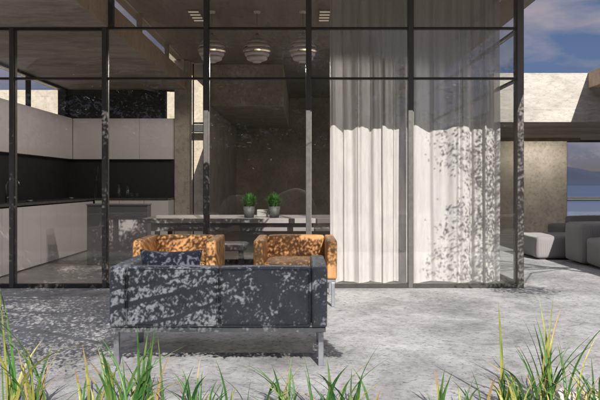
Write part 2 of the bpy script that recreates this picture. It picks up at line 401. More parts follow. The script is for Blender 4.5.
bm = bmesh.new(); abox(bm, 2.47, 2.545, YF-.02, YF+.14, .002, 3.568, .004, 1); sub('corner_post', bm, M['post'])
for i in range(6):
    a, b = PX[i]+.028, PX[i+1]-.028
    if i == 5: b -= .008
    if i >= 2: rows = [(.05, 2.408), (2.432, 2.988), (3.012, 3.53)]
    else: rows = [(.05, 2.408), (2.432, 2.97)]
    for z0, z1 in rows:
        bm = bmesh.new(); abox(bm, a+.002, b-.002, YF+.02, YF+.03, z0, z1); sub('glass_pane', bm, M['glass'])
    bm = bmesh.new(); abox(bm, a, b, YF-.015, YF+.06, .002, .048, .003, 1); sub('bottom_rail', bm, M['frame'])
    bm = bmesh.new(); abox(bm, a, b, YF-.01, YF+.055, 2.409, 2.431); sub('transom', bm, M['frame'])
    bm = bmesh.new(); abox(bm, a, b, YF-.01, YF+.055, 2.989 if i >= 2 else 2.972, 3.011 if i >= 2 else 3.006); sub('transom', bm, M['frame'])
    if i >= 2:
        bm = bmesh.new(); abox(bm, a, b, YF-.01, YF+.055, 3.531, 3.567); sub('transom', bm, M['frame'])
# glass side (returns back from the corner post)
side = bpy.data.objects.new('glass_side', None); COL.objects.link(side); side.location = (2.5, YF, 0)
side.parent = house; side.matrix_parent_inverse = Matrix.Translation(-house.location)
def sub2(name, bm, mat):
    o = obj(name, bm, mat); o.parent = side; o.matrix_parent_inverse = Matrix.Translation(-Vector(side.location)); return o
ys = [YF+.14, 10.9, 13.6, 16.4, 19.2]
for i, (a, b) in enumerate(zip(ys, ys[1:])):
    for z0, z1 in ((.05, 2.408), (2.432, 2.988), (3.012, 3.53)):
        bm = bmesh.new(); abox(bm, 2.50, 2.51, a+.002, b-.05, z0, z1); sub2('glass_pane', bm, M['glass'])
    for z0, z1 in ((.002, .048), (2.409, 2.431), (2.989, 3.011), (3.531, 3.567)):
        bm = bmesh.new(); abox(bm, 2.475, 2.54, a+.001, b-.05, z0, z1); sub2('transom', bm, M['frame'])
    bm = bmesh.new(); abox(bm, 2.475, 2.54, b-.048, b, .002, 3.567); sub2('mullion', bm, M['frame'])

# ------------------------------------------------------------------ kitchen
uc = thing('upper_cabinets', (XL, 8.3, 1.67), 'pale flat fronted wall cabinets running along the left wall above the dark splashback', 'kitchen cabinet')
y = 8.22
for k in range(7):
    y1 = min(y+.72, 13.24); box('cabinet_door', -4.378, -4.36, y+.003, y1-.003, 1.67, 2.44, M['cab'], uc, .002); y = y1
box('carcass', -4.498, -4.38, 8.22, 13.24, 1.672, 2.438, M['cab'], uc, 0)
ub = thing('upper_cabinets', (-3.4, 13.3, 1.67), 'pale flat fronted wall cabinets on the kitchen back wall facing the glass', 'kitchen cabinet')
x = -4.355
for k in range(3):
    box('cabinet_door', x+.003, x+.627, 13.24, 13.258, 1.67, 2.44, M['cab'], ub, .002); x += .63
box('carcass', -4.355, -2.465, 13.26, 13.418, 1.672, 2.438, M['cab'], ub, 0)
bc = thing('base_cabinets', (-4.1, 8.3, 0), 'long pale base cabinets with dark worktop along the left kitchen wall', 'kitchen cabinet')
y = 8.25
for k in range(7):
    y1 = min(y+.66, 12.78); box('cabinet_door', -3.85, -3.83, y+.003, y1-.003, .03, .885, M['cab'], bc, .002); y = y1
box('carcass', -4.498, -3.852, 8.25, 12.78, .02, .884, M['cab'], bc, 0)
box('worktop', -4.498, -3.815, 8.25, 13.41, .905, .94, M['counter'], bc, .002)
bb = thing('base_cabinets', (-3.1, 13.1, 0), 'pale base cabinets with dark worktop on the kitchen back wall behind the grey island', 'kitchen cabinet')
x = -3.81
for k in range(3):
    box('cabinet_door', x+.003, x+.447, 12.80, 12.82, .03, .90, M['cab'], bb, .002); x += .45
box('carcass', -3.81, -2.47, 12.822, 13.41, .02, .90, M['cab'], bb, 0)
box('worktop', -3.813, -2.465, 12.785, 13.41, .905, .94, M['counter'], bb, .002)
isl = thing('kitchen_island', (-2.73, 10.3, 0), 'plain mauve grey kitchen island block beside the long table', 'kitchen island')
box('body', -3.18, -2.29, 10.3, 10.55, .008, .885, M['island'], isl, .003)
box('top', -3.19, -2.28, 10.29, 10.56, .887, .905, M['tabletop'], isl, .002)
tb = thing('dining_table', (-.3, 9.7, 0), 'long low grey table with thick slab top behind the glass', 'table')
box('tabletop', -2.1, 1.5, 9.1, 10.25, .69, .75, M['tabletop'], tb, .004)
box('apron', -2.0, 1.4, 9.2, 10.15, .58, .688, M['island'], tb, .003)
for xx in (-1.95, 1.3):
    for yy in (9.2, 10.08): box('leg', xx, xx+.06, yy, yy+.06, .008, .578, M['frame'], tb, .003)
box('stretcher', -1.88, 1.29, 9.62, 9.68, .1, .16, M['frame'], tb, .003)
# dining stools tucked beneath (grey seats, dark legs)
def stool(x, y, lab):
    t = thing('dining_bench', (x, y, 0), lab, 'bench')
    soft('seat', x-.5, x+.5, y-.2, y+.2, .37, .46, M['island'], t, .03, .006, 3)
    for sx in (-.42, .42):
        for sy in (-.14, .14): box('leg', x+sx-.02, x+sx+.02, y+sy-.02, y+sy+.02, .008, .372, M['frame'], t, .002)
stool(-1.2, 8.85, 'low grey upholstered bench under the table left of the middle')
stool(.0, 8.85, 'low grey upholstered bench under the table next to the curtain')

def glass_thing(name, x, y, prof, label, cat, group=None):
    t = thing(name, (x, y, .94), label, cat, group)
    bm = bmesh.new(); lathe(bm, prof, (x, y, .94), 20); obj('body', bm, M['clear'], t, True); return t
tall = [(.001, .002), (.035, .002), (.036, .15), (.018, .20), (.018, .25), (.015, .25), (.015, .2), (.033, .145), (.032, .01), (.001, .01)]
short = [(.001, .002), (.03, .002), (.036, .10), (.033, .10), (.028, .01), (.001, .01)]
# counter items in front of the back splash
glass_thing('glass_carafe', -3.42, 13.0, tall, 'slim clear glass carafe, left one of the two tall vessels on the back counter', 'carafe')
glass_thing('glass_carafe', -3.27, 13.05, [(r*1.15, z*.92) for r, z in tall], 'wider clear glass carafe between the slim carafe and the low tumblers', 'carafe')
for dx, yy, lab in ((.0, 12.95, 'low clear tumbler nearest the carafes on the back counter'), (.09, 13.0, 'low clear tumbler furthest right on the back counter')):
    glass_thing('drinking_glass', -3.17+dx, yy, short, lab, 'glass', 'tumblers on the back counter')
# bottle on left counter
t = thing('kitchen_tap', (-4.2, 9.9, .94), 'dark curved kitchen tap on the left counter', 'tap')
bm = bmesh.new(); tube(bm, [(-4.2, 9.9, .94), (-4.2, 9.9, 1.18), (-4.17, 9.9, 1.24), (-4.1, 9.9, 1.26), (-4.03, 9.9, 1.24), (-4.01, 9.9, 1.18)], .013, 10); obj('spout', bm, M['steel'], t, True)
bm = bmesh.new(); tube(bm, [(-4.2, 9.93, 1.0), (-4.2, 10.0, 1.02)], .009, 8); obj('handle', bm, M['steel'], t, True)
for (xx, yy, lab) in ((-3.95, 10.1, 'tiny white dish on the left counter near the tap'), (-3.98, 12.0, 'tiny white dish at the far end of the left counter')):
    bm = bmesh.new(); lathe(bm, [(.001, .001), (.03, .001), (.05, .03), (.046, .03), (.028, .006), (.001, .006)], (xx, yy, .94), 24)
    tag(obj('dish', bm, M['pale'], None, True), lab, 'dish', 'small dishes on the left counter')

# potted plants on the table
def pot(x, y, lab, seed):
    r_ = random.Random(seed)
    t = thing('potted_plant', (x, y, .752), lab, 'plant', 'potted grasses on the table')
    bm = bmesh.new(); lathe(bm, [(.001, 0), (.062, 0), (.082, .15), (.076, .15), (.07, .125), (.001, .12)], (x, y, .752), 28); obj('pot', bm, M['cement'], t, True)
    bm = bmesh.new()
    for k in range(700):
        a = r_.uniform(0, 6.283); sp = r_.uniform(.02, .17)*r_.uniform(.5, 1); h = r_.uniform(.08, .22)*(1.15-sp*3.6)
        p0 = Vector((x+math.cos(a)*.045*r_.random(), y+math.sin(a)*.045*r_.random(), .87)); d = Vector((math.cos(a), math.sin(a), 0)); s = Vector((-d.y, d.x, 0))*.0045
        p1 = p0+d*sp*.4+Vector((0, 0, h*.75)); p2 = p0+d*sp+Vector((0, 0, h))
        v = [bm.verts.new(q) for q in (p0-s, p0+s, p1+s, p2, p1-s)]
        bm.faces.new((v[0], v[1], v[2], v[4])); bm.faces.new((v[4], v[2], v[3]))
    obj('foliage', bm, M['plant'], t)
pot(-.72, 9.35, 'bushy green grass in a grey pot, the left of the pair on the table', 1)
pot(-.385, 9.38, 'bushy green grass in a grey pot on the table, nearer the curtain of the pair', 5)
tag(box('box', -.63, -.48, 9.55, 9.66, .753, .85, M['pale'], None, .008), 'small pale box on the table between the two potted grasses', 'box')

# pendant lamps
def pendant(x, y):
    t = thing('pendant_lamp', (x, y, 3.57), 'layered grey metal pendant lamp hanging above the table, next to the tall mullion', 'pendant lamp', 'layered pendant lamps in a row above the table')
    zc = 3.03
    prof = [(.035, .160, .085), (.080, .110, .145), (.112, .058, .176), (.125, .006, .188), (.118, -.050, .172), (.09, -.105, .142)]
    for k, (ri, dz, ro) in enumerate(prof):
        bm = bmesh.new(); z0 = zc+dz
        ns = 12
        wob = lambda a, ns=ns, k=k: .035*abs(math.sin(a*ns/2+k*.8))
        if dz > -.02: pr = [(ri*.6, z0+.062), (ri, z0+.052), (ro*.93, z0+.012), (ro, z0-.014), (ro*.985, z0-.018), (ro*.90, z0+.006), (ri, z0+.044)]
        else: pr = [(ri*1.02, z0+.03), (ro, z0+.02), (ro*.93, z0-.022), (ri*.70, z0-.048), (ri*.69, z0-.043), (ro*.9, z0-.018), (ro*.97, z0+.016)]
        lathe(bm, pr, (x, y, 0), 48, wob); obj('shade_tier', bm, M['shade'], t, True)
    bm = bmesh.new(); lathe(bm, [(.001, zc-.17), (.05, zc-.168), (.075, zc-.14), (.06, zc-.13), (.001, zc-.13)], (x, y, 0), 32); obj('bottom_cap', bm, M['shade'], t, True)
    bm = bmesh.new(); lathe(bm, [(.001, zc-.12), (.04, zc-.10), (.055, zc), (.035, zc+.12), (.02, zc+.2), (.02, zc+.235), (.001, zc+.235)], (x, y, 0), 24); obj('core', bm, M['brass'], t, True)
    bm = bmesh.new(); bmesh.ops.create_uvsphere(bm, u_segments=12, v_segments=8, radius=.022, matrix=Matrix.Translation((x+.05, y-.055, zc+.045))); obj('bulb', bm, M['bulb'], t, True)
    pl_ = bpy.data.lights.new('room_fill_spot', 'SPOT'); pl_.energy = 34; pl_.spot_size = R(178); pl_.spot_blend = .12; pl_.color = (1, .93, .86); pl_.shadow_soft_size = .05  # added spot hung below the shade, brightens the whole room
    po = bpy.data.objects.new('room_fill_spot', pl_); COL.objects.link(po); po.location = (x, y, zc-.24); po.parent = t; po.matrix_parent_inverse = Matrix.Translation(-t.location)
    bm = bmesh.new(); tube(bm, [(x, y, zc+.23), (x, y, 3.55)], .0045, 8); obj('cord', bm, M['pale'], t, True)
    bm = bmesh.new(); lathe(bm, [(.001, 3.54), (.045, 3.545), (.05, 3.569)], (x, y, 0), 24); obj('ceiling_cup', bm, M['shade'], t, True)
    return t
p0 = pendant(-1.25, 9.6); p0['label'] = 'layered grey pendant lamp half hidden by a mullion, leftmost of the three'
p1 = copy_tree(p0); p1.location.x = -.63; p1['label'] = 'layered grey pendant lamp seen whole in the middle of the row'
p2 = copy_tree(p0); p2.location.x = -.0; p2['label'] = 'layered grey pendant lamp cut by a mullion, closest to the curtain'
# ceiling vents
def vent(x, lab):
    t = thing('ceiling_vent', (x, 9.85, 3.57), lab, 'vent', 'slatted vents in the high ceiling')
    bm = bmesh.new(); abox(bm, x-.08, x+.08, 9.50, 10.22, 3.561, 3.5685); obj('backing', bm, M['highceil'], t)
    for k in range(4):
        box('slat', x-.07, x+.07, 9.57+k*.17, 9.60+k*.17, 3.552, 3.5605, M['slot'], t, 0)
vent(-1.5, 'small slatted vent in the high ceiling above the leftmost pendant lamp'); vent(.30, 'small slatted vent in the high ceiling next to the curtain')

# ------------------------------------------------------------------ curtain
def curtain(x0, x1, y, z0, z1, name, label, seed):
    bm = bmesh.new(); n = 520; m = 30; rows = []
    for j in range(m+1):
        v = j/m; z = z0+(z1-z0)*v; row = []
        for i in range(n+1):
            u = i/n; x = x0+(x1-x0)*u
            ph = x*17+2.4*noise.noise(Vector((x*1.3, seed, 0)))*2
            amp = (.048+.03*noise.noise(Vector((x*2.1, seed+5, 0))))*(1.0-.25*v)
            pl = math.sin(ph+.55*math.sin(ph)); pl2 = math.sin(ph*2.7+1.3+v*.7+2*noise.noise(Vector((x*5, seed, 1))))
            yy = y+amp*pl+.016*pl2+.007*math.sin(ph*6.1+v*2)+.012*noise.noise(Vector((x*14, v*3, seed)))+.02*noise.noise(Vector((x*3, v*1.5, seed)))
            xx = x+.018*math.sin(ph*2+.5)+.01*noise.noise(Vector((x*4, v*2, 7)))
            zz = z+(.008*math.sin(ph) if j == 0 else 0)
            row.append(bm.verts.new((xx, yy, zz)))
        rows.append(row)
    for a, b in zip(rows, rows[1:]):
        for i in range(n): bm.faces.new((a[i], a[i+1], b[i+1], b[i]))
    t = thing(name, ((x0+x1)/2, y, z0), label, 'curtain')
    obj('cloth', bm, M['sheer'], t, True)
    bm = bmesh.new()
    hem = [(x0-.012, y+.0, z0), (x0-.012, y, z1)]
    abox(bm, x0-.022, x0-.004, y-.012, y+.012, z0, z1, .004, 2); obj('edge_hem', bm, M['cab'], t)
    bm = bmesh.new(); tube(bm, [(x0-.03, y, z1+.02), (x1+.03, y, z1+.02)], .012, 8); obj('rail', bm, M['frame'], t, True)
curtain(.345, 2.36, 8.36, .03, 3.52, 'curtain', 'tall white sheer curtain hanging in folds behind the right glass panes', 2)

# ------------------------------------------------------------------ navy sofa, seen from behind
sf = thing('sofa', (-.556, 5.0, 0), 'navy leather box sofa on steel legs, its back towards the garden', 'sofa')
sx0, sx1, sy0, sy1 = -1.275, .160, 4.60, 5.36
soft('arm', sx0, sx0+.105, sy0, sy1, .255, .655, M['navy'], sf, .018, .004, 1, 14)
soft('arm', sx1-.105, sx1, sy0, sy1, .255, .655, M['navy'], sf, .018, .004, 2, 14)
xm = (sx0+sx1)/2
soft('backrest', sx0+.109, xm-.002, sy0+.006, sy0+.13, .255, .65, M['navy'], sf, .016, .007, 3, 14)
soft('backrest', xm+.002, sx1-.109, sy0+.006, sy0+.13, .255, .65, M['navy'], sf, .016, .007, 4, 14)
soft('seat', sx0+.108, xm-.002, sy0+.135, sy1-.005, .255, .42, M['navy'], sf, .03, .01, 5, 12)
soft('seat', xm+.002, sx1-.108, sy0+.135, sy1-.005, .255, .42, M['navy'], sf, .03, .01, 6, 12)
def piping(x0, x1, y, z0, z1, mat, parent):
    c = .012; bm = bmesh.new()
    pts = [(x0+c, y, z0), (x1-c, y, z0), (x1, y, z0+c), (x1, y, z1-c), (x1-c, y, z1), (x0+c, y, z1), (x0, y, z1-c), (x0, y, z0+c), (x0+c, y, z0)]
    tube(bm, pts, .0035, 6); obj('piping', bm, mat, parent, True)
for a_, b_ in ((sx0+.012, sx0+.094), (sx0+.120, xm-.012), (xm+.012, sx1-.120), (sx1-.094, sx1-.012)):
    piping(a_, b_, sy0+.002, .268, .642, M['navy'], sf)
bm = bmesh.new()
abox(bm, sx0+.01, sx1-.01, sy0+.012, sy0+.042, .222, .252, .002, 1); abox(bm, sx0+.01, sx1-.01, sy1-.042, sy1-.012, .222, .252, .002, 1)
abox(bm, sx0+.01, sx0+.04, sy0+.043, sy1-.043, .222, .252, .002, 1); abox(bm, sx1-.04, sx1-.01, sy0+.043, sy1-.043, .222, .252, .002, 1)
obj('base_frame', bm, M['steel'], sf)
for lx in (sx0+.025, sx1-.06):
    for ly in (sy0+.014, sy1-.05): box('leg', lx, lx+.036, ly, ly+.036, .0, .221, M['steel'], sf, .003)
# pillow lying against the left arm, top edge over the backrest
def pillow(x0, x1, yc, z0, z1, thick, mat, lab, rot):
    t = None; bm = bmesh.new(); n = 22; g = {}
    for s in (-1, 1):
        for i in range(n+1):
            for j in range(n+1):
                u, v = i/n*2-1, j/n*2-1
                pin = 1-.10*(1-abs(v)**2)*abs(u)**3; pin2 = 1-.10*(1-abs(u)**2)*abs(v)**3
                th = thick/2*((1-u*u)*(1-v*v))**.42
                if s == 1 and (i in (0, n) or j in (0, n)): continue
                wr = .006*noise.noise(Vector((u*3, v*3, s+3)))*((1-u*u)*(1-v*v))**.3
                g[(s, i, j)] = bm.verts.new((u*pin*(x1-x0)/2, s*th+wr, v*pin2*(z1-z0)/2))
    def G(s, i, j): return g.get((s, i, j)) or g[(-1, i, j)]
    for s in (-1, 1):
        for i in range(n):
            for j in range(n):
                q = [G(s, i, j), G(s, i+1, j), G(s, i+1, j+1), G(s, i, j+1)]
                bm.faces.new(q if s == -1 else q[::-1])
    for v in bm.verts: v.co = Matrix.Translation(((x0+x1)/2, yc, (z0+z1)/2)) @ Matrix.Rotation(rot, 4, 'X') @ v.co
    o = obj('pillow', bm, mat, None, True); return tag(o, lab, 'pillow')
pillow(-1.14, -.70, 4.87, .415, .745, .15, M['navyfab'], 'small dark blue pillow leaning inside the navy sofa, peeping over its back', R(-8))

# ------------------------------------------------------------------ cognac armchairs
def armchair(x0, y0, lab):
    x1 = x0+.815; y1 = y0+.80
    t = thing('armchair', ((x0+x1)/2, y0+.4, 0), lab, 'armchair', 'cognac leather armchairs between the sofa and the glass')
    soft('arm', x0, x0+.10, y0, y1, .27, .65, M['orange'], t, .02, .004, 11, 12)
    soft('arm', x1-.10, x1, y0, y1, .27, .65, M['orange'], t, .02, .004, 12, 12)
    soft('backrest', x0+.104, x1-.104, y1-.15, y1-.004, .27, .648, M['orange'], t, .02, .008, 13, 12)
    soft('seat', x0+.104, x1-.104, y0+.004, y1-.155, .27, .435, M['orange'], t, .035, .012, 14, 12)
    bm = bmesh.new()
    abox(bm, x0+.01, x1-.01, y0+.012, y0+.04, .238, .267, .002, 1); abox(bm, x0+.01, x1-.01, y1-.04, y1-.012, .238, .267, .002, 1)
    abox(bm, x0+.01, x0+.04, y0+.041, y1-.041, .238, .267, .002, 1); abox(bm, x1-.04, x1-.01, y0+.041, y1-.041, .238, .267, .002, 1)
    obj('base_frame', bm, M['steel'], t)
    for lx in (x0+.02, x1-.055):
        for ly in (y0+.015, y1-.05): box('leg', lx, lx+.034, ly, ly+.034, 0, .237, M['steel'], t, .003)
    return t
c1 = armchair(-1.665, 6.82, 'cognac leather armchair behind the pillow end of the navy sofa')
c2 = copy_tree(c1); c2.location.x += 1.182; c2['label'] = 'cognac leather armchair showing its seat, standing next to the curtain'

# ------------------------------------------------------------------ grey modular seating under the pavilion
t = thing('ottoman', (4.2, 11.5, 0), 'low ribbed grey ottoman block beside the corner post', 'ottoman')
soft('cushion', 3.70, 4.72, 11.05, 12.0, .03, .37, M['ribgrey'], t, .035, .015, 21)
box('plinth', 3.75, 4.67, 11.1, 11.95, 0, .03, M['black'], t, 0)
t = thing('modular_sofa', (4.9, 10.2, 0), 'ribbed grey modular sofa with high end panel and deep seat, cut by the right edge', 'sofa')
soft('end_panel', 4.08, 5.6, 10.26, 10.92, .03, .615, M['ribgrey'], t, .05, .015, 22)
soft('seat', 4.14, 5.7, 9.2, 10.24, .03, .42, M['ribgrey'], t, .05, .02, 23)
box('plinth', 4.2, 5.6, 9.25, 10.85, 0, .03, M['black'], t, 0)
t = thing('modular_sofa', (5.6, 13, 0), 'pale grey sofa further back behind the high end panel', 'sofa')
soft('backrest', 4.95, 6.6, 12.9, 13.25, .03, .60, M['ribgrey'], t, .05, .015, 24)
soft('seat', 4.95, 6.6, 13.27, 14.2, .03, .40, M['ribgrey'], t, .05, .015, 25)

# ------------------------------------------------------------------ pavilion on the right
pv = thing('pavilion', (6, 14, 0), 'open concrete pavilion with white fascia wall beyond the corner post', 'pavilion')
box('fascia', 3.3, 12, 12.1, 12.4, 2.27, 3.12, M['wallwhite'], pv, .006)
box('ceiling', 3.3, 12, 12.402, 17.4, 2.272, 2.5, M['soffit'], pv, 0)
box('rear_wall', 4.0, 6.41, 17.0, 17.3, 0, 2.27, M['pavwall'], pv, .006)
box('projecting_roof', 4.93, 11, 3.2, 12.098, 2.86, 3.14, M['slab'], pv, .006)
box('roof_column', 9.6, 9.9, 4.2, 4.5, 0, 2.858, M['wall'], pv, .006)
box('end_wall', 10.5, 10.8, 12.4, 17.3, 0, 2.27, M['wall'], pv, .006)
bm = bmesh.new(); abox(bm, 6.415, 10.49, 17.1, 17.16, 2.22, 2.27); abox(bm, 6.415, 10.49, 17.1, 17.16, 0, .04); abox(bm, 6.415, 6.45, 17.1, 17.16, .04, 2.22)
for xx in (8.0, 9.2): abox(bm, xx, xx+.05, 17.1, 17.16, .04, 2.22)
wf2 = obj('window', bm, M['frame'], pv); box('pane', 6.45, 10.49, 17.125, 17.133, .04, 2.22, M['glass'], wf2, 0)
box('light_strip', 4.8, 6.35, 16.34, 16.42, 2.255, 2.2715, M['led'], pv, 0)
box('light_pelmet', 4.4, 6.45, 16.27, 16.29, 2.195, 2.2715, M['soffit'], pv, 0)
# parapet rail beyond the pavilion window
t = thing('terrace_railing', (9, 22, 0), 'low tan capped railing with dark glass infill, seen through the pavilion opening', 'railing')
box('cap_rail', 4, 16, 22, 22.2, .72, .79, M['frame'], t, .004)
box('infill', 4, 16, 22.08, 22.1, .02, .70, M['water'], t, 0)

# neighbouring walls seen through the kitchen windows
tag(box('garden_wall', -13, -5.2, 18, 18.3, 0, 3.62, M['wall'], None, .006), 'tan concrete garden wall seen through the strip window over the cabinets', 'wall')
cw = thing('courtyard_wall', (-3.5, 21, 0), 'tan concrete courtyard wall with a dark beam, seen in the gap beside the rough pillar', 'wall')
box('wall', -5.1, -2.1, 21.0, 21.25, 0, 2.72, M['backwall'], cw, .006)
box('beam', -5.1, -2.1, 20.6, 20.99, 2.75, 2.95, M['frame'], cw, .006)
box('upper_wall', -5.1, -2.1, 21.3, 21.5, 0, 5.2, M['backwall'], cw, .006)

# ------------------------------------------------------------------ foliage
def leaf(bm, p, size, r_, flat=.5, asp=.42):
    d = Vector((r_.gauss(0, 1), r_.gauss(0, 1), r_.gauss(0, .6)-.25)).normalized()
    s = d.cross(Vector((r_.gauss(0, 1), r_.gauss(0, 1), r_.gauss(0, 1)))).normalized()
    l = size*r_.uniform(.6, 1.3); wd = l*asp; nrm = d.cross(s)
    a = bm.verts.new(p); b = bm.verts.new(p+d*l*.35+s*wd*.5+nrm*l*.06); c = bm.verts.new(p+d*l); e = bm.verts.new(p+d*l*.35-s*wd*.5+nrm*l*.06)
    f = bm.verts.new(p+d*l*.72+s*wd*.36); g = bm.verts.new(p+d*l*.72-s*wd*.36)
    bm.faces.new((a, b, f, c)); bm.faces.new((a, c, g, e))
TY = -.9
def shade_density(X, Z):
    """wanted leaf density of the near tree's crown, where the sun's rays cross it"""
    d = 0
    if 3.15 < Z <= 3.5 and -3.0 < X < -.25: return 1.1*(Z-3.15)/.35
    if Z < 4.10:
        if Z > 3.50:
            if -.25 < X < .62: d = 2.4
            elif .62 <= X < 1.46: d = 6.0
            elif X <= -.25 and X > -3.0: d = 1.9
    elif Z < 5.15:
        if -3.3 < X < 1.55: d = 2.1 if X > -.4 else 1.7
    elif Z < 5.75:
        if -3.3 < X < -.1: d = 3.2
        elif -.1 <= X < 2.05: d = 2.8
    elif Z < 6.95:
        if -3.4 < X < 1.75-(Z-5.7)*.15: d = 3.0
    elif Z < 7.95:
        if -3.2 < X < .2: d = 3.0
    nz = noise.fractal(Vector((X*1.6, Z*1.6, 0)), 1, 2, 3)
    if 3.5 < Z < 4.1 and X > -.25:
        nz2 = noise.fractal(Vector((X*7, Z*7, 4)), 1, 2, 3); band = math.sin((X*.9-Z)*14)*.35 if X < .75 else 0
        return d*max(.25, 1+nz2*1.4+band)
    return d*max(0, 1+nz*1.3)
def near_tree():
    t = thing('garden_tree', (-8.2, .2, -.05), 'leafy garden tree standing behind the viewpoint, shading the sofa and terrace', 'tree')
    r_ = random.Random(5); bm = bmesh.new(); cnt = 0
    Y = S/abs(S.y)
    for cx in range(-70, 48):
        for cz in range(63, 160):
            X, Z = cx*.05, cz*.05; d = shade_density(X, Z)
            nl = d*(3700 if Z < 4.1 else 3000)*.0025; k = int(nl)+(1 if r_.random() < nl-int(nl) else 0)
            for _ in range(k):
                tt = r_.uniform(-2.6, -1.6)
                p = Vector((X+r_.random()*.05, TY, Z+r_.random()*.05))+Y*tt
                leaf(bm, p, r_.choice((.020, .028, .038)) if (Z < 4.1 or (X > -.1 and 5.1 < Z < 5.8)) else .046, r_, asp=.5); cnt += 1
    obj('crown', bm, M['leaf'], t)
    bm = bmesh.new()
    base = Vector((-8.2, .2, -.06)); fork = Vector((-6.6, .8, 3.3))
    tube(bm, [base, (-8.15, .2, .3), (-7.7, .4, 1.7), fork], [.24, .17, .14, .12], 12)
    for k in range(15):
        e = Vector((r_.uniform(-3.2, 1.1), r_.uniform(.8, 1.7), r_.uniform(2.7, 5.3)))
        m1 = fork.lerp(e, .4)+Vector((0, 0, .45)); m2 = fork.lerp(e, .75)+Vector((r_.gauss(0, .12), r_.gauss(0, .1), .25))
        tube(bm, [fork, m1, m2, e], [.06, .035, .018, .006], 7, False)
        for q in range(7):
            a = m1.lerp(e, r_.random()); b = a+Vector((r_.gauss(.1, .35), r_.gauss(0, .2), r_.gauss(0, .3)))
            tube(bm, [a, a.lerp(b, .5)+Vector((0, 0, .05)), b], [.012, .008, .003], 5, False)
    for (xa, za, xb, zb, rad) in ((-1.25, .36, -.25, .66, .016), (-1.3, .47, -.7, .64, .010), (-1.1, .26, -.35, .50, .013), (-.2, .3, .3, .6, .012), (-.9, .2, -.55, .66, .006)):
        pts = []
        for q in range(7):
            u = q/6; pts.append(Vector((xa+(xb-xa)*u, 4.6, za+(zb-za)*u+.02*math.sin(u*5+xa*9)))+Y*(2.75+.25*u))
        tube(bm, pts, [rad*(1-.6*q/6) for q in range(7)], 6, False)
    # long bough that carries them back to the trunk
    tube(bm, [fork, Vector((-3.6, 1.9, 3.0)), Vector((-1.6, 1.9, 2.45)), Vector((-1.25, 4.6, .36))+Y*2.75], [.06, .04, .028, .018], 8, False)
    obj('trunk', bm, M['bark'], t, True); return cnt
near_tree()
def slim_tree():
    t = thing('garden_tree', (6.1, 1.1, -.05), 'slim young tree behind the viewpoint, dappling the right end of the curtain', 'tree')
    r_ = random.Random(9); bm = bmesh.new(); Y = S/abs(S.y)
    for c in range(300):
        X = r_.gauss(3.9, .2) if c < 80 else r_.uniform(4.08, 4.6); Z = r_.uniform(5.3, 7.9)
        if X < 3.5: continue
        cc = Vector((X, TY, Z))
        for _ in range(30):
            leaf(bm, cc+Vector((r_.gauss(0, .09), 0, r_.gauss(0, .09)))+Y*r_.uniform(-2.5, -1.7), r_.choice((.026, .036, .05)), r_)
    obj('crown', bm, M['leaf'], t)
    bm = bmesh.new(); tube(bm, [(6.1, 1.1, -.06), (6.1, 1.15, 1.6), (6.05, 1.2, 3.2), (5.9, 1.2, 4.6), (5.2, 1.2, 5.9), (4.4, 1.2, 6.5)], [.09, .08, .07, .05, .03, .006], 9)
    for k in range(16):
        a = Vector((r_.uniform(4.6, 5.9), 1.2, 5.4)); b = Vector((r_.uniform(3.5, 4.2), r_.uniform(1, 1.4), r_.uniform(4.0, 6.2))); tube(bm, [a, a.lerp(b, .5)+Vector((0, 0, .25)), b], [.018, .010, .003], 5, False)
    obj('trunk', bm, M['bark'], t, True)
slim_tree()
def far_tree(x, y, h, rr, seed, lab):
    t = thing('garden_tree', (x, y, -.05), lab, 'tree', 'trees at the far end of the garden'); r_ = random.Random(seed); bm = bmesh.new()
    for c in range(60):
        a = r_.uniform(0, 6.283); el = r_.uniform(-.6, 1); q = r_.random()**.45
        cc = Vector((x+math.cos(a)*rr*q*math.sqrt(1-min(.95, el*el)), y+math.sin(a)*rr*q*math.sqrt(1-min(.95, el*el)), h*.62+el*h*.36))
        for _ in range(70): leaf(bm, cc+Vector((r_.gauss(0, .32), r_.gauss(0, .32), r_.gauss(0, .25))), .2, r_, asp=.5)
    obj('crown', bm, M['leaf'], t)
    bm = bmesh.new(); tube(bm, [(x, y, -.06), (x+.1, y, h*.35), (x-.05, y, h*.7)], [.2, .14, .05], 9)
    for k in range(8):
        a = Vector((x, y, h*r_.uniform(.3, .6))); b = a+Vector((r_.gauss(0, rr*.5), r_.gauss(0, rr*.5), h*.25)); tube(bm, [a, b], [.06, .015], 6, False)
    obj('trunk', bm, M['bark'], t, True)
for i, (x, y, h, rr) in enumerate([(-9, -14, 6.5, 2.4), (-5.2, -17, 7.5, 2.6), (-.8, -14, 5.6, 2.0), (3.5, -18, 7.2, 2.4), (7.2, -13, 5.4, 2.0), (11, -16, 7.5, 2.8)]):
    far_tree(x, y, h, rr, 40+i, 'broad green tree at the far end of the garden behind the viewpoint')

def hedge():  # unseen hedge, added to darken the sky and horizon mirrored in the glass
    t = thing('sky_block_hedge', (0, -20, -.05), 'tall dense hedge added behind the viewpoint to keep sky out of the glass', 'hedge'); r_ = random.Random(77)
    bm = bmesh.new(); abox(bm, -42, 42, -21, -20, -.06, 3.1); obj('core', bm, M['bark'], t)
    bm = bmesh.new()
    for k in range(26000):
        x = r_.uniform(-42, 42); top = 3.9+(2.8 if x < -5 else 0)+1.0*noise.noise(Vector((x*.25, 0, 0)))+.5*noise.noise(Vector((x*1.1, 5, 0)))
        z = top*(1-r_.random()**1.5); leaf(bm, Vector((x, -20+r_.uniform(-.2, .7)*(1.2-z/top*.6), z)), .26, r_, asp=.6)
    obj('foliage', bm, M['leaf'], t)
hedge()

